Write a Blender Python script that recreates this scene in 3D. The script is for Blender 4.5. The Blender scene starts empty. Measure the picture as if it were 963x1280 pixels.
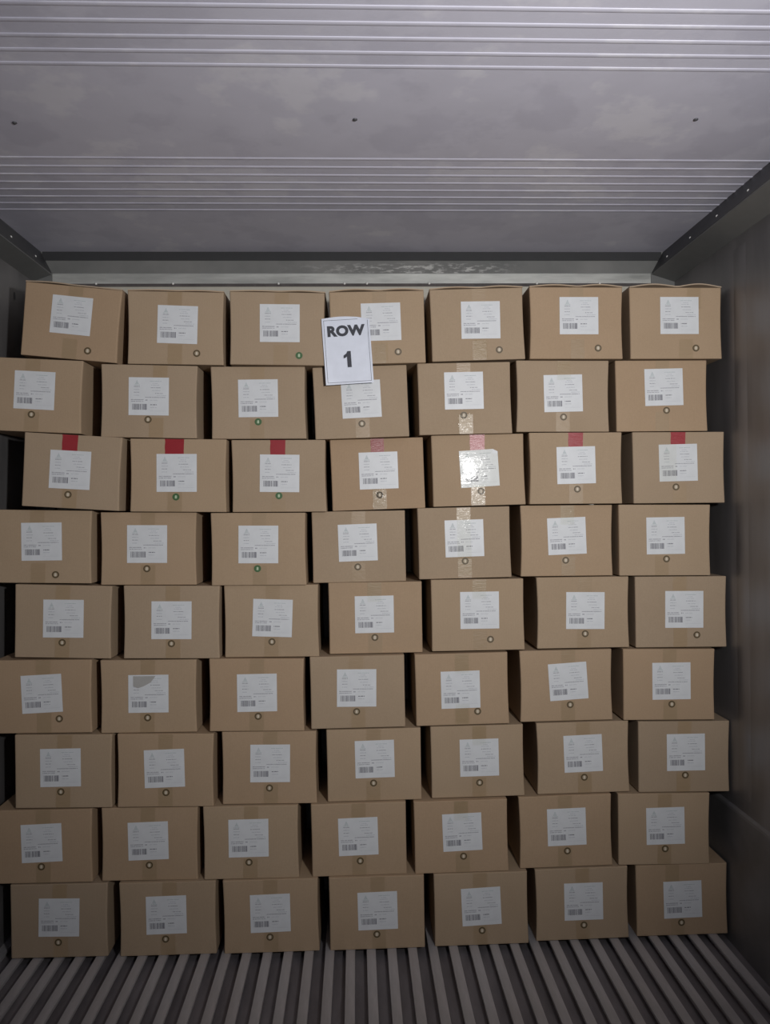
import bpy, bmesh, math, random
from mathutils import Vector, Matrix

# ------------------------------------------------------------------ camera, world, lights, exposure
C = bpy.context.scene.collection
SC = bpy.context.scene
F_PX, W_PX = 963.44, 963
CAM_D, CAM_Z = 2.4214, 1.3690
YAW, PITCH, ROLL = 0.0375487, -0.0025681, -0.0118584

def camera():
    cy, sy, cp, sp = math.cos(YAW), math.sin(YAW), math.cos(PITCH), math.sin(PITCH)
    f = Vector((sy*cp, cy*cp, sp)); r = Vector((cy, -sy, 0)); u = r.cross(f)
    cr, sr = math.cos(ROLL), math.sin(ROLL)
    R, U = cr*r + sr*u, -sr*r + cr*u
    cd = bpy.data.cameras.new('camera'); co = bpy.data.objects.new('camera', cd); C.objects.link(co)
    m = Matrix(((R.x, U.x, -f.x, 0), (R.y, U.y, -f.y, -CAM_D), (R.z, U.z, -f.z, CAM_Z), (0, 0, 0, 1)))
    co.matrix_world = m
    cd.sensor_fit = 'HORIZONTAL'; cd.sensor_width = 36; cd.lens = 36*F_PX/W_PX
    cd.clip_start = .02; cd.clip_end = 60
    SC.camera = co
camera()

w = bpy.data.worlds.new('world'); SC.world = w; w.use_nodes = True
bg = w.node_tree.nodes['Background']
bg.inputs['Color'].default_value = (.62, .66, .86, 1); bg.inputs['Strength'].default_value = .25

def spot(name, loc, aim, energy, size, blend, col, rad):
    ld = bpy.data.lights.new(name, 'SPOT'); ld.energy = energy; ld.spot_size = math.radians(size)
    ld.spot_blend = blend; ld.color = col; ld.shadow_soft_size = rad
    o = bpy.data.objects.new(name, ld); C.objects.link(o); o.location = loc
    o.rotation_euler = (Vector(aim)-Vector(loc)).to_track_quat('-Z', 'Y').to_euler()
spot('hand_lamp', (.68, -2.45, 1.62), (.14, 0, 1.88), 154, 105, 1.0, (1, .985, .97), .05)

vs = SC.view_settings
SC.display_settings.display_device = 'sRGB'
vs.view_transform = 'Standard'; vs.look = 'None'; vs.gamma = 1; vs.use_curve_mapping = False
vs.exposure = 0.0
random.seed(5)

# x, z, y of the face, tilt, label x, z, tilt, sticker x, z, tape x (metres)
BOXES = [
 (-0.8745, 1.9612, 0.0003, -0.0957, -0.0011, 0.0218, -0.0098, 0.0575, -0.0833, 0.0074),
 (-0.5534, 1.9418, -0.0047, -0.02, 0.0061, 0.0106, -0.0173, 0.066, -0.0779, -0.0028),
 (-0.2377, 1.9372, -0.0126, -0.0184, 0.0073, 0.0168, 0.0072, 0.0677, -0.083, 0.0136),
 (0.0739, 1.9408, -0.0082, 0.0172, 0.0118, 0.0173, 0.0099, 0.0627, -0.0774, 0.0086),
 (0.3904, 1.9514, 0.0005, 0.0247, 0.0105, 0.0136, -0.0143, 0.0662, -0.0819, 0.0062),
 (0.7026, 1.9525, -0.0099, -0.0045, 0.0086, 0.0231, 0.0021, 0.069, -0.0792, 0.0011),
 (1.0228, 1.9516, -0.0082, -0.0027, 0.0115, 0.0242, 0.0004, 0.0638, -0.0793, 0.0587),
 (-0.9925, 1.7365, 0.0004, -0.0502, 0.0028, 0.0155, -0.0063, -0.0035, -0.0593, -0.0045),
 (-0.6387, 1.7152, -0.0014, -0.0257, -0.0008, 0.0153, 0.0056, -0.0019, -0.0566, 0.0336),
 (-0.3011, 1.7096, 0.0049, -0.0051, -0.0009, 0.0138, 0.0114, -0.0014, -0.06, -0.003),
 (0.0194, 1.7101, 0.0091, 0.027, 0.0016, 0.0092, 0.0186, 0.0007, -0.0683, 0.0039),
 (0.3485, 1.7191, 0.0057, 0.0143, -0.0026, 0.0245, 0.0012, -0.0047, -0.0532, -0.0023),
 (0.6602, 1.7235, 0.0014, -0.0066, 0.0011, 0.0091, 0.022, 0.0018, -0.0662, 0.0041),
 (0.9787, 1.7227, 0.0028, -0.0002, 0.0074, 0.0277, 0.0201, 0.0152, -0.0465, 0.0031),
 (-0.8707, 1.4982, -0.0217, -0.0657, -0.0053, 0.0052, 0.0016, -0.0073, -0.0709, -0.0096),
 (-0.55, 1.4839, -0.0094, -0.0178, -0.0045, 0.0077, 0.0077, -0.0062, -0.0668, -0.0117),
 (-0.2404, 1.4801, 0.0093, -0.0069, 0.002, 0.008, -0.0117, -0.0005, -0.0624, -0.0033),
 (0.0702, 1.4838, 0.0329, 0.0228, 0.0034, 0.0112, 0.0023, 0.0044, -0.0667, 0.0021),
 (0.391, 1.4924, 0.0165, 0.0156, 0.0025, 0.0055, 0.04, 0.0059, -0.067, -0.0018),
 (0.6981, 1.4945, -0.0031, -0.0032, 0.0009, 0.0094, 0.0194, 0.004, -0.0665, -0.0001),
 (1.0282, 1.4931, -0.0064, -0.0027, -0.002, 0.0154, 0.0188, -0.0101, -0.0617, -0.0019),
 (-0.9711, 1.2681, 0.0053, -0.0246, -0.0044, 0.0156, 0.0236, 0.0395, -0.0864, -0.0185),
 (-0.6481, 1.2573, 0.0071, -0.0138, -0.0043, 0.0144, 0.0003, -0.0048, -0.0623, -0.002),
 (-0.3055, 1.2519, -0.0038, -0.0088, -0.0004, 0.0144, -0.0047, -0.0033, -0.0608, 0.0019),
 (0.0078, 1.2536, 0.0323, 0.0053, -0.0033, 0.0128, 0.0204, -0.0046, -0.0644, -0.0005),
 (0.3441, 1.2619, 0.0198, 0.0112, -0.0003, 0.0142, 0.0113, 0.0006, -0.0583, -0.0015),
 (0.6715, 1.2644, 0.0171, -0.0034, 0.0007, 0.0148, 0.0333, -0.0037, -0.0626, 0.0028),
 (0.9824, 1.2626, -0.0008, -0.0105, 0.0026, 0.0142, 0.0146, 0.0053, -0.0599, -0.0108),
 (-0.9125, 1.0349, 0.0041, -0.0343, 0.001, 0.0091, 0.0089, -0.001, -0.0651, -0.0018),
 (-0.5772, 1.0284, -0.0033, -0.0177, -0.0003, 0.006, 0.0005, 0.0001, -0.0666, 0.0034),
 (-0.2689, 1.0251, 0.0082, -0.0088, 0.0028, 0.0093, -0.0336, 0.0009, -0.0652, 0.004),
 (0.0579, 1.0272, 0.0262, 0.0013, -0.0035, 0.0108, 0.0035, -0.0029, -0.0626, -0.0025),
 (0.3827, 1.0329, 0.0094, 0.0016, 0.0055, 0.0149, -0.001, 0.0387, -0.078, 0.0053),
 (0.7191, 1.0351, 0.0075, -0.0009, 0.0072, 0.0062, -0.0158, 0.0059, -0.0674, 0.008),
 (1.0336, 1.0328, 0.0016, -0.008, 0.0102, 0.0078, -0.0044, 0.0509, -0.0738, -0.0041),
 (-0.9742, 0.8045, -0.0007, -0.0103, -0.0042, 0.0089, 0.0475, 0.0493, -0.0687, 0.0001),
 (-0.652, 0.7986, 0.0006, -0.0082, -0.0002, 0.0078, 0.0014, -0.0027, -0.0666, -0.0016),
 (-0.3164, 0.7966, -0.0041, -0.0178, 0.0007, 0.007, 0.0185, 0.0047, -0.0662, 0.0002),
 (-0.0018, 0.7982, 0.0011, 0.0042, -0.0029, 0.0128, -0.016, -0.0041, -0.0614, -0.0032),
 (0.3286, 0.8, 0.0034, 0.0082, -0.0051, -0.0015, 0.007, 0.0479, -0.0714, 0.0009),
 (0.6635, 0.8028, 0.012, 0.0043, 0.0064, 0.013, 0.053, 0.0116, -0.0614, 0.0075),
 (0.9911, 0.8022, -0.0016, -0.0157, 0.0073, 0.0112, 0.0127, 0.0087, -0.0624, 0.0015),
 (-0.9132, 0.5738, -0.0071, -0.0156, -0.0085, 0.0115, 0.0124, -0.0072, -0.0629, 0.004),
 (-0.6002, 0.5699, -0.0099, -0.0159, -0.0031, 0.0063, 0.0339, 0.0021, -0.0682, 0.0005),
 (-0.28, 0.5677, -0.0011, -0.0131, 0.002, 0.0136, -0.0025, -0, -0.0633, 0.0024),
 (0.0471, 0.5675, 0.003, 0.0024, 0.0025, 0.0181, 0.0121, -0.0022, -0.0572, -0.0002),
 (0.3755, 0.5699, 0.0051, 0.0055, 0.0056, 0.0117, 0.0052, 0.0053, -0.0673, 0.0068),
 (0.7142, 0.5729, 0.0078, 0.0078, 0.0001, 0.0132, 0.0202, 0.0024, -0.0627, 0.0014),
 (1.039, 0.5697, 0.0034, -0.0148, 0.0058, 0.0138, 0.0126, 0.0039, -0.0591, 0.0018),
 (-0.9762, 0.3438, -0.0077, -0.0071, -0.0057, 0.0104, 0.031, -0.0066, -0.0623, -0.0007),
 (-0.6528, 0.3409, -0.0046, -0.0128, -0.0045, 0.0097, 0.0272, -0.0008, -0.0653, -0.0056),
 (-0.3386, 0.34, -0.0114, -0.0068, -0.0079, 0.0134, 0.0083, -0.0067, -0.0615, 0.0008),
 (-0.0032, 0.3396, -0.0102, 0.0044, -0.0019, 0.009, 0.0153, 0.0031, -0.0672, 0.0004),
 (0.3187, 0.3403, -0.0118, 0.0052, 0.0031, 0.0138, 0.0242, 0.0059, -0.0618, 0.0005),
 (0.6528, 0.3435, -0.002, 0.0095, 0.0034, 0.0138, 0.0106, 0.0039, -0.0622, -0.0011),
 (0.9695, 0.3418, -0.0022, -0.0148, 0.0042, 0.0102, 0.0218, 0.0034, -0.0624, 0.0018),
 (-0.9305, 0.1142, -0.011, -0.0085, -0.0001, 0.0103, -0.0146, -0.0024, -0.0661, 0.0023),
 (-0.597, 0.1131, -0.0162, -0.0014, -0.0045, 0.0117, 0.0117, -0.0073, -0.0626, 0.0059),
 (-0.2784, 0.1129, -0.0195, 0, -0.0025, 0.0089, 0.0151, -0.0044, -0.0649, -0.0016),
 (0.0504, 0.1132, -0.0208, 0.0019, 0.0023, 0.0065, 0.0146, -0.0013, -0.0665, 0.0034),
 (0.3783, 0.1135, -0.0177, 0.0038, -0, 0.008, 0.0339, 0.0014, -0.0673, -0.0026),
 (0.7013, 0.1142, -0.007, 0.0085, 0.0049, 0.0073, -0.001, 0.0045, -0.067, 0.0021),
 (1.0261, 0.113, 0.0011, 0, 0.0025, 0.0009, 0.0173, -0.0026, -0.0723, -0.0306),
]
SIGN = (-0.0203, 1.8664, 0.0603)

# ------------------------------------------------------------------ materials
def srgb(r, g, b):
    f = lambda c: (c/255/12.92) if c/255 <= .04045 else ((c/255+.055)/1.055)**2.4
    return (f(r), f(g), f(b), 1)

class NT:
    def __init__(s, name):
        s.m = bpy.data.materials.new(name); s.m.use_nodes = True
        s.t = s.m.node_tree; s.p = s.t.nodes['Principled BSDF']; s.out = s.t.nodes['Material Output']
    def n(s, typ, **kw):
        nd = s.t.nodes.new(typ)
        for k, v in kw.items():
            if k.startswith('_'): setattr(nd, k[1:], v)
            else: nd.inputs[k.replace('__', ' ')].default_value = v
        return nd
    def l(s, a, ao, b, bi): s.t.links.new(a.outputs[ao], b.inputs[bi])
    def coord(s, scale=(1, 1, 1), which='Object'):
        tc = s.n('ShaderNodeTexCoord'); mp = s.n('ShaderNodeMapping'); mp.inputs['Scale'].default_value = scale
        s.l(tc, which, mp, 'Vector'); return mp
    def noise(s, co, scale, detail=4, rough=.55):
        nz = s.n('ShaderNodeTexNoise', Scale=scale, Detail=detail, Roughness=rough); s.l(co, 'Vector', nz, 'Vector'); return nz
    def ramp(s, src, stops, out='Fac'):
        r = s.n('ShaderNodeValToRGB'); e = r.color_ramp.elements
        while len(e) < len(stops): e.new(.5)
        for i, (p, c) in enumerate(stops): e[i].position = p; e[i].color = c
        s.l(src, out, r, 'Fac'); return r
    def mix(s, fac, a, b, blend='MIX'):
        mx = s.n('ShaderNodeMix', _data_type='RGBA', _blend_type=blend)
        for idx, v in ((0, fac), (6, a), (7, b)):
            if isinstance(v, tuple) and len(v) == 2 and hasattr(v[0], 'outputs'): s.t.links.new(v[0].outputs[v[1]], mx.inputs[idx])
            else: mx.inputs[idx].default_value = v
        return (mx, 2)
    def col(s, v): s.t.links.new(v[0].outputs[v[1]], s.p.inputs['Base Color'])
    def bump(s, src, out, strength, dist, target='Normal'):
        b = s.n('ShaderNodeBump', Strength=strength, Distance=dist); s.l(src, out, b, 'Height')
        s.t.links.new(b.outputs['Normal'], s.p.inputs[target])

def g(v): return (v, v, v, 1)

def kraft(name, a, b, rough=.82):
    m = NT(name); co = m.coord()
    oi = m.n('ShaderNodeObjectInfo')
    add = m.n('ShaderNodeVectorMath', _operation='ADD'); m.l(co, 'Vector', add, 0)
    comb = m.n('ShaderNodeMath', _operation='MULTIPLY'); m.l(oi, 'Random', comb, 0); comb.inputs[1].default_value = 37
    m.l(comb, 'Value', add, 1)
    n1 = m.noise(add, 6, 3); n2 = m.noise(add, 220, 3)
    base = m.mix((n1, 'Fac'), a, b)
    r2 = m.ramp(oi, [(0, (.93, .95, .97, 1)), (.5, (1, 1, .98, 1)), (1, (1.0, .95, .90, 1))], 'Random')
    c2 = m.mix(1.0, base, (r2, 'Color'), 'MULTIPLY')
    r3 = m.ramp(n2, [(.3, g(.93)), (.7, g(1))])
    m.col(m.mix(1.0, c2, (r3, 'Color'), 'MULTIPLY'))
    # the corrugated liner shows as very faint vertical flutes
    wv = m.n('ShaderNodeTexWave', _wave_type='BANDS', _bands_direction='X', Scale=42, Distortion=.4)
    m.l(add, 'Vector', wv, 'Vector')
    m.bump(wv, 'Fac', .08, .0006)
    m.p.inputs['Roughness'].default_value = rough
    m.p.inputs['Specular IOR Level'].default_value = .3
    return m.m

def plain(name, c, rough=.5, metal=0, spec=.5):
    m = NT(name); m.p.inputs['Base Color'].default_value = c; m.p.inputs['Roughness'].default_value = rough
    m.p.inputs['Metallic'].default_value = metal; m.p.inputs['Specular IOR Level'].default_value = spec
    co = m.coord(); n = m.noise(co, 30, 3); r = m.ramp(n, [(.3, tuple(x*.93 for x in c[:3])+(1,)), (.7, c)])
    m.col((r, 'Color')); return m.m

def tape(name, a, b, rough, strength):
    m = NT(name); co = m.coord((1, 1, 4)); n = m.noise(co, 25, 4, .6)
    m.col(m.mix((n, 'Fac'), a, b)); m.p.inputs['Roughness'].default_value = rough
    n2 = m.noise(m.coord((1, 1, 6)), 40, 3, .6); m.bump(n2, 'Fac', strength, .004); return m.m

def film(name, amount, strength, scale, stretch, rgh):
    m = NT(name); co = m.coord(stretch); n = m.noise(co, scale, 3, .6)
    b = m.n('ShaderNodeBump', Strength=strength, Distance=.004); m.l(n, 'Fac', b, 'Height')
    gl = m.n('ShaderNodeBsdfGlossy', Roughness=rgh); gl.inputs['Color'].default_value = (1, 1, 1, 1); m.l(b, 'Normal', gl, 'Normal')
    tr = m.n('ShaderNodeBsdfTransparent'); tr.inputs['Color'].default_value = (.97, .97, .95, 1)
    mx = m.n('ShaderNodeMixShader', Fac=amount); m.l(tr, 'BSDF', mx, 1); m.l(gl, 'BSDF', mx, 2)
    m.l(mx, 'Shader', m.out, 'Surface'); return m.m

def metal(name, a, b, rough, scale, stretch, met=.75, bump=.15):
    m = NT(name); co = m.coord(stretch); n = m.noise(co, scale, 5, .6)
    r = m.ramp(n, [(.3, a), (.7, b)]); m.col((r, 'Color'))
    rr = m.ramp(n, [(.3, g(rough-.08)), (.7, g(rough+.1))]); m.l(rr, 'Color', m.p, 'Roughness')
    m.p.inputs['Metallic'].default_value = met
    m.bump(n, 'Fac', bump, .002); return m.m

M = {}
M['kraft'] = kraft('kraft_board', (.388, .284, .188, 1), (.445, .330, .226, 1))
M['kraft_edge'] = kraft('kraft_flap', (.43, .33, .235, 1), (.49, .375, .27, 1))
M['brown_tape'] = tape('brown_tape', (.335, .238, .142, 1), (.375, .272, .170, 1), .36, .16)
M['red_tape'] = tape('red_tape', (.27, .020, .026, 1), (.34, .030, .038, 1), .32, .2)
M['pale_red_tape'] = tape('pale_red_tape', (.25, .045, .042, 1), (.31, .075, .07, 1), .3, .3)
M['clear_film'] = film('clear_film', .0045, .13, 26, (1, 1, 2.2), .10)
M['clear_tape'] = film('clear_tape', .0055, .5, 22, (3, 1, 1.6), .13)
M['paper'] = plain('label_paper', (.70, .72, .74, 1), .45, 0, .5)
M['ink'] = plain('label_ink', (.33, .33, .37, 1), .7)
M['faint_ink'] = plain('faint_ink', (.50, .52, .56, 1), .7)
M['teal_ink'] = plain('teal_ink', (.47, .53, .54, 1), .7)
M['dark_ink'] = plain('dark_ink', (.15, .15, .18, 1), .7)
M['sign_paper'] = plain('sign_paper', (.76, .80, .90, 1), .35)
M['sign_ink'] = plain('sign_ink', (.045, .048, .062, 1), .65)
M['ring'] = plain('sticker_ring', (.10, .07, .032, 1), .5)
M['green_ring'] = plain('green_ring', (.055, .13, .045, 1), .5)
M['sticker_base'] = plain('sticker_base', (.34, .26, .17, 1), .5)
M['dot'] = plain('sticker_mark', (.66, .59, .47, 1), .5)
M['green_dot'] = plain('green_mark', (.50, .62, .42, 1), .5)
M['wedge_grey'] = plain('label_grey', (.42, .41, .39, 1), .5)
M['steel_wall'] = metal('steel_wall', (.20, .195, .20, 1), (.28, .27, .275, 1), .42, 6, (2, 2, .35), .55, .1)
M['kick'] = metal('kick_plate', (.16, .16, .165, 1), (.24, .235, .24, 1), .5, 9, (1, 1, 1), .5)
M['cove'] = metal('cove_trim', (.06, .062, .065, 1), (.11, .11, .11, 1), .5, 14, (1, .3, 1), .3, .3)  # darker tone carries the shade of the upper slope
M['slope_strip'] = plain('dark_strip', (.045, .046, .048, 1), .6)
M['flange'] = plain('flange', (.165, .168, .165, 1), .5)
M['band'] = metal('band_metal', (.40, .41, .39, 1), (.60, .61, .58, 1), .42, 12, (.5, 1, 3), .35)
M['rail'] = metal('rail_alloy', (.34, .33, .34, 1), (.52, .50, .51, 1), .5, 10, (2, .35, 1), .3, .2)
M['pan'] = metal('floor_pan', (.14, .13, .14, 1), (.24, .22, .23, 1), .6, 9, (2, .5, 1), .3)
M['bulkhead'] = plain('bulkhead', (.52, .50, .43, 1), .5)
M['screw'] = plain('screw_head', (.85, .85, .82, 1), .4, .1)
M['screw_dark'] = plain('ceiling_screw', (.10, .10, .11, 1), .5, .3)

def ceiling_mat():
    m = NT('ceiling_sheet'); co = m.coord()
    n1 = m.noise(co, 2.6, 5, .62); n2 = m.noise(m.coord((1, 1, 1)), 9, 4, .6)
    base = (.66, .655, .76, 1); light = (.75, .745, .83, 1); dark = (.60, .595, .70, 1)
    r = m.ramp(n1, [(.42, dark), (.47, base), (.55, base), (.60, light)])
    r2 = m.ramp(n2, [(.35, g(.95)), (.65, g(1.0))])
    m.col(m.mix(1.0, (r, 'Color'), (r2, 'Color'), 'MULTIPLY'))
    m.p.inputs['Roughness'].default_value = .48
    m.bump(n2, 'Fac', .1, .003); return m.m
M['ceiling'] = ceiling_mat()

# ------------------------------------------------------------------ mesh helpers
def obj(name, bm, mats, parent=None, smooth=False):
    me = bpy.data.meshes.new(name); bm.to_mesh(me); bm.free()
    for m in (mats if isinstance(mats, (list, tuple)) else [mats]): me.materials.append(m)
    if smooth: me.shade_smooth()
    o = bpy.data.objects.new(name, me); C.objects.link(o)
    if parent: o.parent = parent
    return o
def inst(name, me, parent=None, loc=(0, 0, 0), rot=(0, 0, 0)):
    o = bpy.data.objects.new(name, me); C.objects.link(o); o.location = loc; o.rotation_euler = rot
    if parent: o.parent = parent
    return o
def mesh(name, bm, mats, smooth=False):
    me = bpy.data.meshes.new(name); bm.to_mesh(me); bm.free()
    for m in (mats if isinstance(mats, (list, tuple)) else [mats]): me.materials.append(m)
    if smooth: me.shade_smooth()
    return me
def bx(bm, x0, x1, y0, y1, z0, z1, mi=0):
    v = [bm.verts.new((x, y, z)) for x in (x0, x1) for y in (y0, y1) for z in (z0, z1)]
    for q in ((0, 1, 3, 2), (4, 6, 7, 5), (0, 4, 5, 1), (2, 3, 7, 6), (0, 2, 6, 4), (1, 5, 7, 3)):
        bm.faces.new([v[i] for i in q]).material_index = mi
def rect(bm, x0, x1, z0, z1, y, mi=0):
    f = bm.faces.new([bm.verts.new(p) for p in ((x0, y, z0), (x1, y, z0), (x1, y, z1), (x0, y, z1))]); f.material_index = mi; return f
def prism(bm, prof, y0, y1, mi=0):
    """profile in x,z extruded along y"""
    a = [bm.verts.new((x, y0, z)) for x, z in prof]; b = [bm.verts.new((x, y1, z)) for x, z in prof]; n = len(prof)
    bm.faces.new(a).material_index = mi; bm.faces.new(b[::-1]).material_index = mi
    for i in range(n): bm.faces.new((a[i], b[i], b[(i+1) % n], a[(i+1) % n])).material_index = mi
def prism_x(bm, prof, x0, x1, mi=0):
    """profile in y,z extruded along x"""
    a = [bm.verts.new((x0, y, z)) for y, z in prof]; b = [bm.verts.new((x1, y, z)) for y, z in prof]; n = len(prof)
    bm.faces.new(a[::-1]).material_index = mi; bm.faces.new(b).material_index = mi
    for i in range(n): bm.faces.new((a[(i+1) % n], b[(i+1) % n], b[i], a[i])).material_index = mi
def fix(bm): bmesh.ops.recalc_face_normals(bm, faces=bm.faces[:])
def struct(o): o['kind'] = 'structure'; return o
def disc(bm, cx, cz, r, y, mi, n=20, th=.0003):
    top = [bm.verts.new((cx+r*math.cos(2*math.pi*i/n), y, cz+r*math.sin(2*math.pi*i/n))) for i in range(n)]
    bot = [bm.verts.new((v.co.x, y+th, v.co.z)) for v in top]
    bm.faces.new(top).material_index = mi
    for i in range(n): bm.faces.new((top[i], bot[i], bot[(i+1) % n], top[(i+1) % n])).material_index = mi
def text_mesh(name, body, size, mat, offset=0.0, extr=.0002, space=1.0):
    cu = bpy.data.curves.new(name, 'FONT'); cu.body = body; cu.size = size; cu.offset = offset; cu.extrude = extr
    cu.align_x = 'CENTER'; cu.align_y = 'CENTER'; cu.resolution_u = 4; cu.space_character = space
    o = bpy.data.objects.new(name, cu); C.objects.link(o)
    bpy.context.view_layer.update()
    me = bpy.data.meshes.new_from_object(o); bpy.data.objects.remove(o); bpy.data.curves.remove(cu)
    me.transform(Matrix.Rotation(math.pi/2, 4, 'X'))
    me.materials.clear(); me.materials.append(mat); me.name = name
    xs = [v.co.x for v in me.vertices]; zs = [v.co.z for v in me.vertices]
    me.transform(Matrix.Translation((-(min(xs)+max(xs))/2, 0, -(min(zs)+max(zs))/2)))
    return me

# ------------------------------------------------------------------ the container shell
XL, XR, ZC = -1.152, 1.192, 2.320
CL, CR = -1.132, 1.158
YB, YF = .42, -4.2

bm = bmesh.new(); bx(bm, XL-.05, XR+.05, YF, YB+.05, -.09, -.026); fix(bm)
floor = struct(obj('floor', bm, M['pan']))
bm = bmesh.new()   # one T-shaped rail, its top flange wide, its web narrow
prism(bm, [(-.0145, -.004), (-.0135, 0), (.0135, 0), (.0145, -.004), (.0145, -.007), (.004, -.009), (.004, -.026), (-.004, -.026), (-.004, -.009), (-.0145, -.007)], YF, YB); fix(bm)
rail_me = mesh('floor_rail', bm, M['rail'])
for k in range(36):
    x = -1.0627+.06433*k
    if k == 35: x = 1.180
    if k < 35: inst('floor_rail', rail_me, floor, (x, 0, -.0004))
inst('floor_rail', rail_me, floor, (-1.0627-.06433, 0, -.0004))

bm = bmesh.new(); bx(bm, XL-.05, XR+.05, YF, YB+.05, ZC, ZC+.06); fix(bm)
ceil = struct(obj('ceiling', bm, M['ceiling']))
bm = bmesh.new()
n = 7
prof = [(-.0065*math.cos(math.pi*i/n), -.0018*math.sin(math.pi*i/n)) for i in range(n+1)]
prism_x(bm, [(y, z) for y, z in prof], CL-.005, CR+.005); fix(bm)
bead_me = mesh('ceiling_bead', bm, M['ceiling'])
ys = [.0256-.051*i for i in range(8)] + [-.768-.0487*i for i in range(8)]
ys += [y-1.585 for y in ys[:8]]
for y in ys: inst('ceiling_bead', bead_me, ceil, (0, y, ZC-.0002))
bm = bmesh.new(); bmesh.ops.create_uvsphere(bm, u_segments=12, v_segments=6, radius=.006)
for v in bm.verts: v.co.z *= .5
sc_me = mesh('screw', bm, M['screw_dark'], True)
for x, y in ((-.817, -.517), (.009, -.544), (.846, -.556)): inst('screw', sc_me, ceil, (x, y, ZC-.001))

def side(name, x0, x1, sgn, marks):
    bm = bmesh.new()
    bx(bm, min(x0, x1), max(x0, x1), YF, YB+.05, -.09, ZC+.02)
    fix(bm); wl = struct(obj(name, bm, M['steel_wall']))
    # shallow ribs added for streaks reflected in the lining, stopping above the kick plate
    b2 = bmesh.new(); h = .016; t = .003
    v = []
    for z, k in ((.46, .0), (.50, 1.), (2.12, 1.), (2.17, 0.)):
        v.append([b2.verts.new((sgn*-1*(t*k*math.sin(math.pi*i/6)+.0001), (i/3-1)*h*2.4, z)) for i in range(7)])
    for a, b in zip(v, v[1:]):
        for i in range(6): b2.faces.new((a[i], a[i+1], b[i+1], b[i]))
    fix(b2); rme = mesh('streak_rib', b2, M['steel_wall'], True)
    for y in marks: inst('streak_rib', rme, wl, (x0, y, 0))
    return wl
wr = side('wall_right', XR, XR+.05, 1, [-.085-.22*i for i in range(12)])
wl_ = side('wall_left', XL, XL-.05, -1, [-.10-.22*i for i in range(12)])
bm = bmesh.new(); bx(bm, XL-.05, XR+.05, YB, YB+.05, -.09, ZC+.02); fix(bm)
wf = struct(obj('wall_back', bm, M['bulkhead']))

def smudge():
    m = NT('smudged_trim'); co = m.coord((1, 1, 1)); n = m.noise(m.coord((9, 9, 30)), 3, 5, .65); n0 = m.noise(co, 5, 4)
    sp = m.n('ShaderNodeSeparateXYZ'); m.l(co, 'Vector', sp, 'Vector')
    rx = m.n('ShaderNodeMapRange', _interpolation_type='SMOOTHSTEP'); rx.inputs[1].default_value = -.35; rx.inputs[2].default_value = .30; m.l(sp, 'X', rx, 0)
    rx2 = m.n('ShaderNodeMapRange', _interpolation_type='SMOOTHSTEP'); rx2.inputs[1].default_value = .65; rx2.inputs[2].default_value = .40; m.l(sp, 'X', rx2, 0)
    rz = m.n('ShaderNodeMapRange', _interpolation_type='SMOOTHSTEP'); rz.inputs[1].default_value = 2.283; rz.inputs[2].default_value = 2.262; m.l(sp, 'Z', rz, 0)
    a = m.n('ShaderNodeMath', _operation='MULTIPLY'); m.l(rx, 0, a, 0); m.l(rx2, 0, a, 1)
    c = m.n('ShaderNodeMath', _operation='MULTIPLY'); m.l(a, 0, c, 0); m.l(rz, 0, c, 1)
    r = m.ramp(n, [(.50, g(0)), (.60, g(1))]); d = m.n('ShaderNodeMath', _operation='MULTIPLY'); m.l(c, 0, d, 0); m.l(r, 'Color', d, 1)
    r0 = m.ramp(n0, [(.3, (.15, .155, .15, 1)), (.7, (.23, .23, .22, 1))])
    m.col(m.mix((d, 'Value'), (r0, 'Color'), (.50, .50, .48, 1))); m.p.inputs['Roughness'].default_value = .5; return m.m

def cove(name, lipx, lipz, cx, wx, wz):
    """moulding along the top of a side wall: an inner lip, a dark upper slope and a lighter lower slope"""
    bm = bmesh.new(); prism(bm, [(cx, ZC+.001), (lipx, lipz+.004), (lipx, lipz-.004), (wx, wz), (wx, ZC+.001)], YF, YB); fix(bm)
    o = struct(obj(name, bm, M['cove']))
    b2 = bmesh.new(); e = .0012 if lipx > 0 else -.0012
    prism(b2, [(lipx-e, lipz-.004), (wx-e*0, wz-.002), (wx-e*0, wz+.002), (lipx-e, lipz+.0)], YF, YB-.0); fix(b2)
    obj('lower_flange', b2, M['flange'], o)  # lighter tone painted in for ambient light on the lower slope
    b3 = bmesh.new(); bmesh.ops.create_uvsphere(b3, u_segments=10, v_segments=5, radius=.0045)
    rm = mesh('rivet', b3, M['screw'], True)
    for i in range(12):
        k = .35; x = lipx+(cx-lipx)*k; z = lipz+(ZC-lipz)*k
        inst('rivet', rm, o, (x, YB-.12-.19*i, z))
    return o
cove('trim_1', -1.087, 2.234, CL, XL, 2.208)
cove('trim_2', 1.108, 2.234, CR, XR, 2.205)
bm = bmesh.new()   # moulding over the back wall: dark sloped upper face
prism_x(bm, [(YB-.0005, ZC+.001), (.405, 2.236), (.420, 2.236), (YB+.01, ZC+.001)], XL, XR); fix(bm)
t3 = struct(obj('trim_3', bm, smudge()))
bm = bmesh.new(); prism_x(bm, [(YB-.003, ZC-.0005), (YB-.0095, 2.286), (YB-.006, 2.286), (YB-.001, ZC-.0005)], -1.125, 1.15); fix(bm)
obj('dark_strip', bm, M['slope_strip'], t3)  # dark strip along the top of the slope
bm = bmesh.new(); prism_x(bm, [(.404, 2.237), (.402, 2.234), (.402, 2.199), (.420, 2.199), (.420, 2.237)], -1.084, 1.104); fix(bm)
obj('metal_band', bm, M['band'], t3)
bm = bmesh.new(); prism_x(bm, [(.4, 2.1985), (.4195, 2.1985), (.4195, 2.1925), (.415, 2.1925)], -1.084, 1.104); fix(bm)
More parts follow.
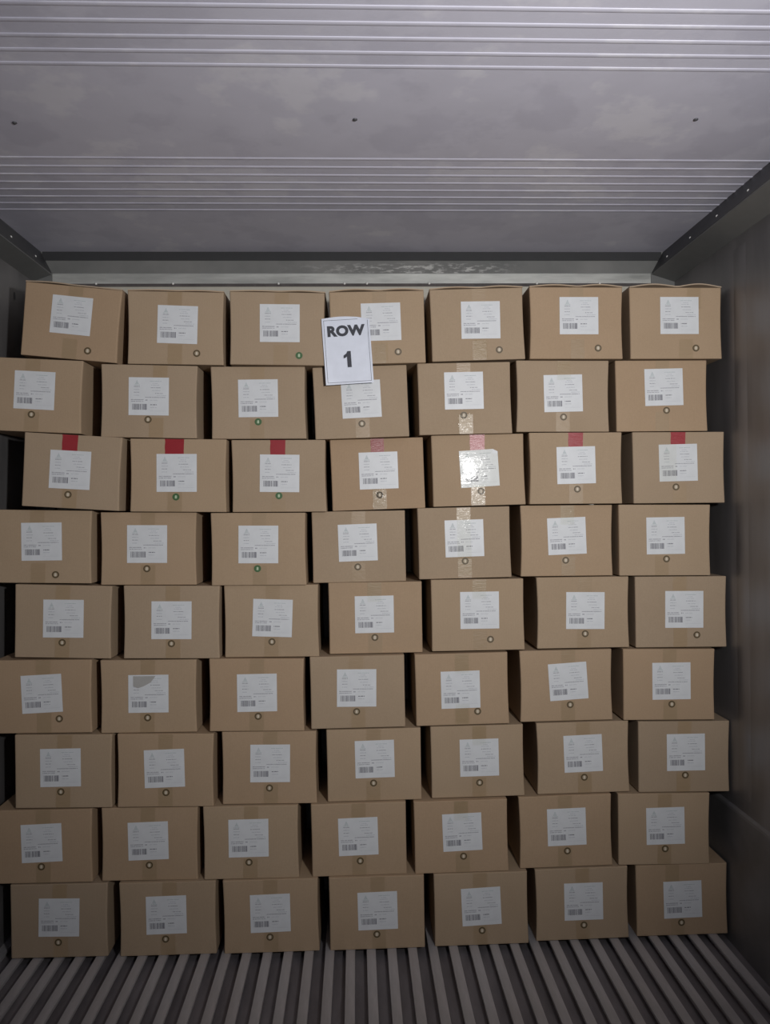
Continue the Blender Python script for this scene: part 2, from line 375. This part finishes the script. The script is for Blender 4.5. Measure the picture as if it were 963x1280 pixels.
obj('band_gap_shade', bm, M['pan'], t3)  # dark strip standing in for the shaded gap under the band
b3 = bmesh.new(); bmesh.ops.create_uvsphere(b3, u_segments=10, v_segments=5, radius=.0045)
rm = mesh('rivet', b3, M['screw'], True)
for px in (128, 222, 352, 434, 462, 540, 676, 756):
    inst('rivet', rm, t3, ((px-445)/963.4*2.82, .397, 2.1975))
for nm, x0, x1, s in (('baseboard_right', XR-.011, XR, 1), ('baseboard_left', XL, XL+.011, -1)):
    bm = bmesh.new(); xi, xo = (x0, x1) if s > 0 else (x1, x0)
    prism(bm, [(xi, -.04), (xi, .405), (xi+.002*s, .412), (xo, .418), (xo, -.04)], YF, YB); fix(bm)
    struct(obj(nm, bm, M['kick']))
for nm, x0, x1 in (('trim_4', 1.104, XR), ('trim_5', XL, -1.084)):   # corner posts where side walls meet the back wall
    bm = bmesh.new(); bx(bm, x0, x1, .398, YB, -.03, 2.236); fix(bm); struct(obj(nm, bm, M['flange']))
# small dark hole low in the left corner of the wall
bm = bmesh.new()
pts = [(math.cos(2*math.pi*i/14)*.007, math.sin(2*math.pi*i/14)*.014) for i in range(14)]
a = [bm.verts.new((.0012, p[0], p[1])) for p in pts]; bm.faces.new(a)
for i in range(14):
    pass
fix(bm); inst('wall_slot', mesh('wall_slot', bm, M['screw_dark']), wl_, (XL, .245, 2.111))

# ------------------------------------------------------------------ one carton and its parts
BW, BH, BD = .298, .22607, .375
def carton_mesh(seed):
    rnd = random.Random(seed); bm = bmesh.new()
    bmesh.ops.create_cube(bm, size=1)
    for v in bm.verts: v.co = (v.co.x*BW, (v.co.y+.5)*BD, (v.co.z+.5)*BH)
    ed = [e for e in bm.edges if abs(e.verts[0].co.z-e.verts[1].co.z) > .1]
    bmesh.ops.bevel(bm, geom=ed, offset=.0045, segments=3, profile=.5, affect='EDGES')
    ed = [e for e in bm.edges if abs(e.verts[0].co.z-e.verts[1].co.z) < 1e-6 and len(e.link_faces) == 2 and abs(e.link_faces[0].normal.dot(e.link_faces[1].normal)) < .3]
    bmesh.ops.bevel(bm, geom=ed, offset=.002, segments=2, profile=.5, affect='EDGES')
    for co, no in [((x, 0, 0), (1, 0, 0)) for x in (-.1, -.05, 0, .05, .1)]+[((0, 0, z), (0, 0, 1)) for z in (.04, .08, .12, .16, .2)]:
        bmesh.ops.bisect_plane(bm, geom=bm.verts[:]+bm.edges[:]+bm.faces[:], plane_co=co, plane_no=no)
    a1, a2, a3, a4 = [rnd.uniform(.0, .0035) for _ in range(4)]; p1 = rnd.uniform(.35, .65)
    for v in bm.verts:
        z = v.co.z/BH; x = v.co.x/BW*2
        bow = math.sin(math.pi*max(0, min(1, z)))
        if x < -.5: v.co.x += (a1*bow + a3*(1-z))*((-x-.5)*2)
        if x > .5: v.co.x -= (a2*bow + a4*z)*((x-.5)*2)
        if z > .9 or z < .1: pass
        elif v.co.y < .01: v.co.y += .0015*bow*(1-x*x)*rnd.uniform(.6, 1)*0
    fix(bm); return mesh('carton_body', bm, M['kraft'])
bodies = [carton_mesh(s) for s in (1, 2, 3, 4, 5, 6)]

def strip(w, z0, z1, y, mat, name, seed=0, th=.0004):
    rnd = random.Random(seed); bm = bmesh.new(); n = 5
    f = [[bm.verts.new((sx*w/2+rnd.uniform(-.0008, .0008), y-th, z0+(z1-z0)*i/n)) for sx in (-1, 0, 1)] for i in range(n+1)]
    bk = [[bm.verts.new((a.co.x, y, a.co.z)) for a in r] for r in f]
    for i in range(n):
        for j in (0, 1): bm.faces.new((f[i][j], f[i][j+1], f[i+1][j+1], f[i+1][j]))
        bm.faces.new((f[i][0], f[i+1][0], bk[i+1][0], bk[i][0])); bm.faces.new((f[i][2], bk[i][2], bk[i+1][2], f[i+1][2]))
    fix(bm); return mesh(name, bm, mat)
tape_top = strip(.044, BH-.068, BH-.001, 0, M['brown_tape'], 'tape_strip', 1)
tape_low = strip(.044, .001, .062, 0, M['brown_tape'], 'tape_strip', 2)
tape_red = strip(.047, BH-.050, BH-.0005, 0, M['red_tape'], 'tape_strip', 3)
tape_red_wide = strip(.058, BH-.048, BH-.0005, 0, M['red_tape'], 'tape_strip', 3)
tape_pink = strip(.042, BH-.050, BH-.0005, 0, M['pale_red_tape'], 'tape_strip', 4)
clear_long = strip(.044, .012, BH-.004, 0, M['clear_tape'], 'clear_tape', 5, .0003)
clear_low = strip(.044, .006, .066, 0, M['clear_tape'], 'clear_tape', 6, .0003)
clear_top = strip(.044, BH-.062, BH-.004, 0, M['clear_tape'], 'clear_tape', 7, .0003)

LW, LH = .1235, .1175
def label_mesh(bent=False):
    bm = bmesh.new()
    if bent:   # top right corner creased over
        P = [(-.5, -.5), (.5, -.5), (.5, .43), (.38, .5), (-.5, .5)]
    else: P = [(-.5, -.5), (.5, -.5), (.5, .5), (-.5, .5)]
    f = [bm.verts.new((x*LW, -.0004, z*LH)) for x, z in P]; k = [bm.verts.new((v.co.x, 0, v.co.z)) for v in f]
    bm.faces.new(f)
    for i in range(len(P)): bm.faces.new((f[i], k[i], k[(i+1) % len(P)], f[(i+1) % len(P)]))
    fix(bm); return mesh('label', bm, M['paper'])
label_me, label_bent = label_mesh(), label_mesh(True)

def print_mesh(seed):
    rnd = random.Random(seed); bm = bmesh.new(); Y = -.0006
    def q(u0, u1, v0, v1, mi): rect(bm, (u0-.5)*LW, (u1-.5)*LW, (.5-v1)*LH, (.5-v0)*LH, Y, mi)
    def words(u0, u1, v, h, mi):
        u = u0
        while u < u1-.008:
            wd = rnd.uniform(.012, .026); e = min(u+wd, u1)
            q(u, e, v-h/2*rnd.uniform(.75, 1), v+h/2, mi); u = e+rnd.choice((.005, .005, .006, .016))
    # small emblem: a peaked mark over two short rules
    ax = .205
    for i, hw in enumerate((.012, .022, .034, .045)): q(ax-hw, ax+hw, .085+i*.026, .085+i*.026+.017, 2)
    for v, a, b, mi in ((.205, .135, .275, 2), (.245, .13, .28, 0), (.32, .125, .285, 1), (.395, .13, .28, 0), (.475, .13, .26, 1)): words(a, b, v, .020, mi)
    for v, a, b, mi in ((.10, .53, .82, 2), (.155, .60, .73, 1), (.20, .56, .76, 1), (.27, .55, .80, 0), (.345, .58, .80, 1), (.42, .66, .86, 0), (.475, .70, .93, 1)): words(a, b, v, .018, mi)
    words(.41, .92, .525, .020, 0)
    words(.06, .37, .59, .022, 0); words(.06, .37, .635, .020, 0); words(.42, .48, .60, .03, 0); words(.53, .72, .60, .014, 1)
    words(.54, .70, .72, .024, 3); words(.54, .70, .79, .018, 1)
    q(.54, .93, .885, .889, 1)
    fix(bm); return mesh('printed_text', bm, [M['ink'], M['faint_ink'], M['teal_ink'], M['dark_ink']])
def barcode_mesh(seed):
    rnd = random.Random(seed); bm = bmesh.new(); Y = -.0006; u = .09
    while u < .46:
        wd = rnd.choice((.005, .008, .008, .013)) * (1.5 if u > .33 else 1)
        rect(bm, (u-.5)*LW, (min(u+wd, .465)-.5)*LW, (.5-.855)*LH, (.5-.70)*LH, Y, 0)
        u += wd+rnd.choice((.005, .007, .010, .018 if u < .33 else .005))
    fix(bm); return mesh('barcode', bm, M['dark_ink'])
prints = [print_mesh(s) for s in (11, 12, 13)]; codes = [barcode_mesh(s) for s in (21, 22, 23)]

def sticker_mesh(a, nm):
    bm = bmesh.new(); n = 24; Y = -.0005
    ro, ri = .0110, .0068
    o_ = [bm.verts.new((ro*math.cos(2*math.pi*i/n), Y, ro*math.sin(2*math.pi*i/n))) for i in range(n)]
    i_ = [bm.verts.new((ri*math.cos(2*math.pi*i/n), Y, ri*math.sin(2*math.pi*i/n))) for i in range(n)]
    b_ = [bm.verts.new((v.co.x, 0, v.co.z)) for v in o_]
    for i in range(n):
        j = (i+1) % n
        bm.faces.new((o_[i], o_[j], i_[j], i_[i])); bm.faces.new((o_[i], b_[i], b_[j], o_[j]))
    bm.faces.new(i_).material_index = 1
    fix(bm); return mesh(nm, bm, [M[a], M['sticker_base'] if a == 'ring' else M['green_ring']])
st_brown, st_green = sticker_mesh('ring', 'round_sticker'), sticker_mesh('green_ring', 'round_sticker')
mark_brown = text_mesh('sticker_number', '8', .0125, M['dot'], .0006)
mark_green = text_mesh('sticker_number', '8', .0125, M['green_dot'], .0006)

def flap_mesh(seed, h1, h2):
    """top flaps of a carton with nothing on it: a thin sheet whose two halves arch up from the front edge"""
    rnd = random.Random(seed); bm = bmesh.new(); n = 24; t = .0035
    rows = []
    for yy in (-.0005, .06, .2, BD-.004):
        top, bot = [], []
        for i in range(n+1):
            u = i/n; x = (u-.5)*(BW-.002)
            fall = max(0, 1-yy/.25)
            h = (h1*max(0, math.sin(math.pi*min(1, u/.52)))**1.3 if u < .52 else h2*max(0, math.sin(math.pi*(u-.52)/.48))**1.3)*fall
            base = .0012*math.sin(math.pi*u)
            top.append(bm.verts.new((x, yy, h+base+t))); bot.append(bm.verts.new((x, yy, h+base)))
        rows.append((top, bot))
    for (t0, b0), (t1, b1) in zip(rows, rows[1:]):
        for i in range(n):
            bm.faces.new((t0[i], t0[i+1], t1[i+1], t1[i])); bm.faces.new((b0[i], b1[i], b1[i+1], b0[i+1]))
        bm.faces.new((t0[0], t1[0], b1[0], b0[0])); bm.faces.new((t0[n], b0[n], b1[n], t1[n]))
    for (tp, bt) in (rows[0], rows[-1]):
        for i in range(n): bm.faces.new((tp[i], bt[i], bt[i+1], tp[i+1]))
    fix(bm); return mesh('top_flaps', bm, M['kraft_edge'])

ROWN = ['top row', 'second row down', 'third row down', 'fourth row down', 'middle row', 'sixth row down', 'seventh row down', 'eighth row down', 'bottom row']
COLN = ['first from the left', 'second from the left', 'third from the left', 'fourth and middle one', 'third from the right', 'second from the right', 'first from the right']
SPECIAL = {
 (0, 0): 'tilted cardboard carton at the top left corner of the stack',
 (0, 2): 'carton with green round sticker left of the paper row sign, top row',
 (0, 3): 'top row carton partly covered by the white paper row sign',
 (0, 4): 'top row carton just right of the one behind the row sign',
 (0, 6): 'cardboard carton at the top right corner of the stack',
 (1, 2): 'untaped carton with green round sticker, left of the box under the row sign',
 (1, 3): 'carton in the second row down whose label the row sign overlaps',
 (2, 2): 'carton with bright red tape and the greenest round sticker',
 (2, 3): 'carton with pale red tape and a strip of clear tape over its label',
 (2, 4): 'red taped carton whose label is covered in shiny plastic with white glare',
 (2, 0): 'leftmost carton with red tape, tilting down to the right',
 (2, 6): 'rightmost carton with red tape, beside the right wall',
 (3, 4): 'carton with crumpled shiny clear tape above its label, fourth row down',
 (5, 1): 'carton whose white label has a grey upper left corner',
 (8, 0): 'bottom left corner carton standing on the ribbed metal floor',
 (8, 6): 'bottom right corner carton standing on the ribbed metal floor',
}
GREEN = {(0, 2), (1, 2), (2, 1), (2, 2), (3, 2)}
FLAPS = {0: (.003, .0), 1: (.0015, .002), 2: (.0015, .003), 3: (.005, .004), 4: (.004, .004), 5: (.005, .006), 6: (.008, .009)}
def part(name, me, p, x, y, z, rot=0): return inst(name, me, p, (x, y, z), (0, -rot, 0))

for i, (x, z, y, ro, lx, lz, la, dx, dz, tx) in enumerate(BOXES):
    r, c = divmod(i, 7)
    e = bpy.data.objects.new('cardboard_carton', None); C.objects.link(e); e.empty_display_size = .05
    e.location = (x+math.sin(ro)*BH/2, y, z-math.cos(ro)*BH/2); e.rotation_euler = (0, -ro, 0)
    if (r, c) in SPECIAL: e['label'] = SPECIAL[(r, c)]
    elif r == 2: e['label'] = 'carton with red tape, %s in the third row down' % COLN[c]
    else: e['label'] = 'brown cardboard carton, %s in the %s' % (COLN[c], ROWN[r])
    e['category'] = 'box'; e['group'] = 'stacked shipping cartons'
    part('carton_body', bodies[(i*5+r) % 6], e, 0, 0, 0)
    # tape
    if r == 2:
        me = tape_pink if c == 3 else (tape_red_wide if c == 1 else tape_red)
        t = part('tape_strip', me, e, tx, 0, 0); t['label'] = 'pale red tape strip' if c == 3 else 'red tape strip'
    else: part('tape_strip', tape_top, e, tx, 0, 0)
    part('tape_strip', tape_low, e, tx*.6+.003*((i*7) % 3-1), 0, 0)
    # label, its print and bar code
    lab = part('label', label_bent if (r, c) == (2, 4) else label_me, e, lx, -.0005, BH/2+lz, la)
    part('printed_text', prints[i % 3], lab, 0, 0, 0); part('barcode', codes[(i+r) % 3], lab, 0, 0, 0)
    if (r, c) == (5, 1):
        bm = bmesh.new()
        bm.faces.new([bm.verts.new((a*LW, -.0008, b*LH)) for a, b in ((-.38, .47), (.18, .47), (.06, .30), (-.12, .2), (-.26, .15), (-.38, .2))]); fix(bm)
        obj('grey_wedge', bm, M['wedge_grey'], lab)  # grey wedge over the upper left of the label
    gr = (r, c) in GREEN
    s = part('round_sticker', st_green if gr else st_brown, e, dx, -.0008, BH/2+dz)
    if gr: s['label'] = 'green round sticker'
    part('sticker_number', mark_green if gr else mark_brown, s, 0, -.0008, 0)
    # clear tape and film
    if (r, c) == (3, 4): part('clear_tape', clear_long, e, tx, -.0018, 0)
    elif (r, c) in ((2, 3), (2, 4), (1, 4), (0, 4), (0, 3), (5, 4)): part('clear_tape', clear_low, e, tx, -.0010, 0)
    if (r, c) in ((4, 4), (5, 4), (6, 4), (7, 4), (4, 3), (1, 5), (3, 5)): part('clear_tape', clear_top, e, tx, -.0010, 0)
    if (r, c) in ((2, 4), (2, 6)):
        bm = bmesh.new(); w_, h_ = LW*.5, LH*.5
        x1 = w_ if c == 4 else -.1*w_
        N = 8
        gv = [[bm.verts.new((-w_+(x1+w_)*a/N, -.0014-(0.0004 if 0 < a < N and 0 < b < N else 0), -h_+2*h_*b/N)) for a in range(N+1)] for b in range(N+1)]
        for b in range(N):
            for a in range(N):
                if c == 4 and a == N-1 and b == N-1: continue
                bm.faces.new((gv[b][a], gv[b][a+1], gv[b+1][a+1], gv[b+1][a]))
        fix(bm); f = obj('plastic_film', bm, M['clear_film'], lab, True); f['label'] = 'shiny clear plastic film'
    if r == 0: part('top_flaps', flap_mesh(c, *FLAPS[c]), e, 0, 0, BH)

# ------------------------------------------------------------------ the paper sign
e = bpy.data.objects.new('paper_sign', None); C.objects.link(e)
e['label'] = 'white paper sign reading ROW 1 stuck over the upper middle cartons'; e['category'] = 'sign'
SX, SZ, SR = SIGN
SW, SH = .149, .207
e.location = (SX, -.017, SZ); e.rotation_euler = (0, -SR, 0)
bm = bmesh.new(); N = 12
def curl(u, v): return -.0035*max(0, u*2)**3*max(0, v+.5) - .0035*max(0, -u*2)**3*max(0, .5-v)-.0006*math.sin(9*v+3*u)
gf = []
for b in range(N+1):
    row = []
    for a in range(N+1):
        u, v = a/N-.5, b/N-.5
        zz = v*SH
        if v > .49: zz += .004*math.sin(math.pi*min(1, (u+.5)/.75)) - (.009*max(0, (u-.25)/.25))
        row.append(bm.verts.new((u*SW, curl(u, v), zz)))
    gf.append(row)
for b in range(N):
    for a in range(N): bm.faces.new((gf[b][a], gf[b][a+1], gf[b+1][a+1], gf[b+1][a]))
fix(bm)
ret = bmesh.ops.solidify(bm, geom=bm.faces[:], thickness=.0005)
obj('paper', bm, M['sign_paper'], e)
bm = bmesh.new(); hw, hh, t = SW/2-.0065, SH/2-.0065, .0010
def line(x0, z0, x1, z1):
    n = 10; dx, dz = x1-x0, z1-z0; L = math.hypot(dx, dz); nx, nz = -dz/L*t/2, dx/L*t/2; pr = None
    for i in range(n+1):
        x, z = x0+dx*i/n, z0+dz*i/n; y = curl(x/SW, z/SH)-.0012
        p = (bm.verts.new((x+nx, y, z+nz)), bm.verts.new((x-nx, y, z-nz)))
        if pr: bm.faces.new((pr[0], pr[1], p[1], p[0]))
        pr = p
line(-hw, hh, hw*.55, hh); line(hw, hh*.95, hw, -hh); line(hw, -hh, -hw, -hh); line(-hw, -hh, -hw, hh)
fix(bm); obj('printed_border', bm, M['sign_ink'], e)
def fit(me, w, h):
    xs = [v.co.x for v in me.vertices]; zs = [v.co.z for v in me.vertices]
    me.transform(Matrix.Diagonal((w/(max(xs)-min(xs)), 1, h/(max(zs)-min(zs)), 1)))
tm = text_mesh('printed_word', 'ROW', .045, M['sign_ink'], .0024, .0002, 1.05); fit(tm, .1175, .0345)
o = inst('printed_word', tm, e, (.0, -.0022, .0625)); 
# the numeral drawn as a heavy slab 1
bm = bmesh.new()
P = [(-.006, -.0245), (.0065, -.0245), (.0065, .0255), (-.004, .0255), (-.0075, .0185), (-.0165, .0125), (-.0165, .0035), (-.0105, .0055), (-.006, .0095)]
f = [bm.verts.new((x, -.0004, z)) for x, z in P]; k = [bm.verts.new((x, 0, z)) for x, z in P]; bm.faces.new(f)
for i in range(len(P)): bm.faces.new((f[i], k[i], k[(i+1) % len(P)], f[(i+1) % len(P)]))
fix(bm); inst('printed_number', mesh('printed_number', bm, M['sign_ink']), e, (.003, -.0018, -.027))
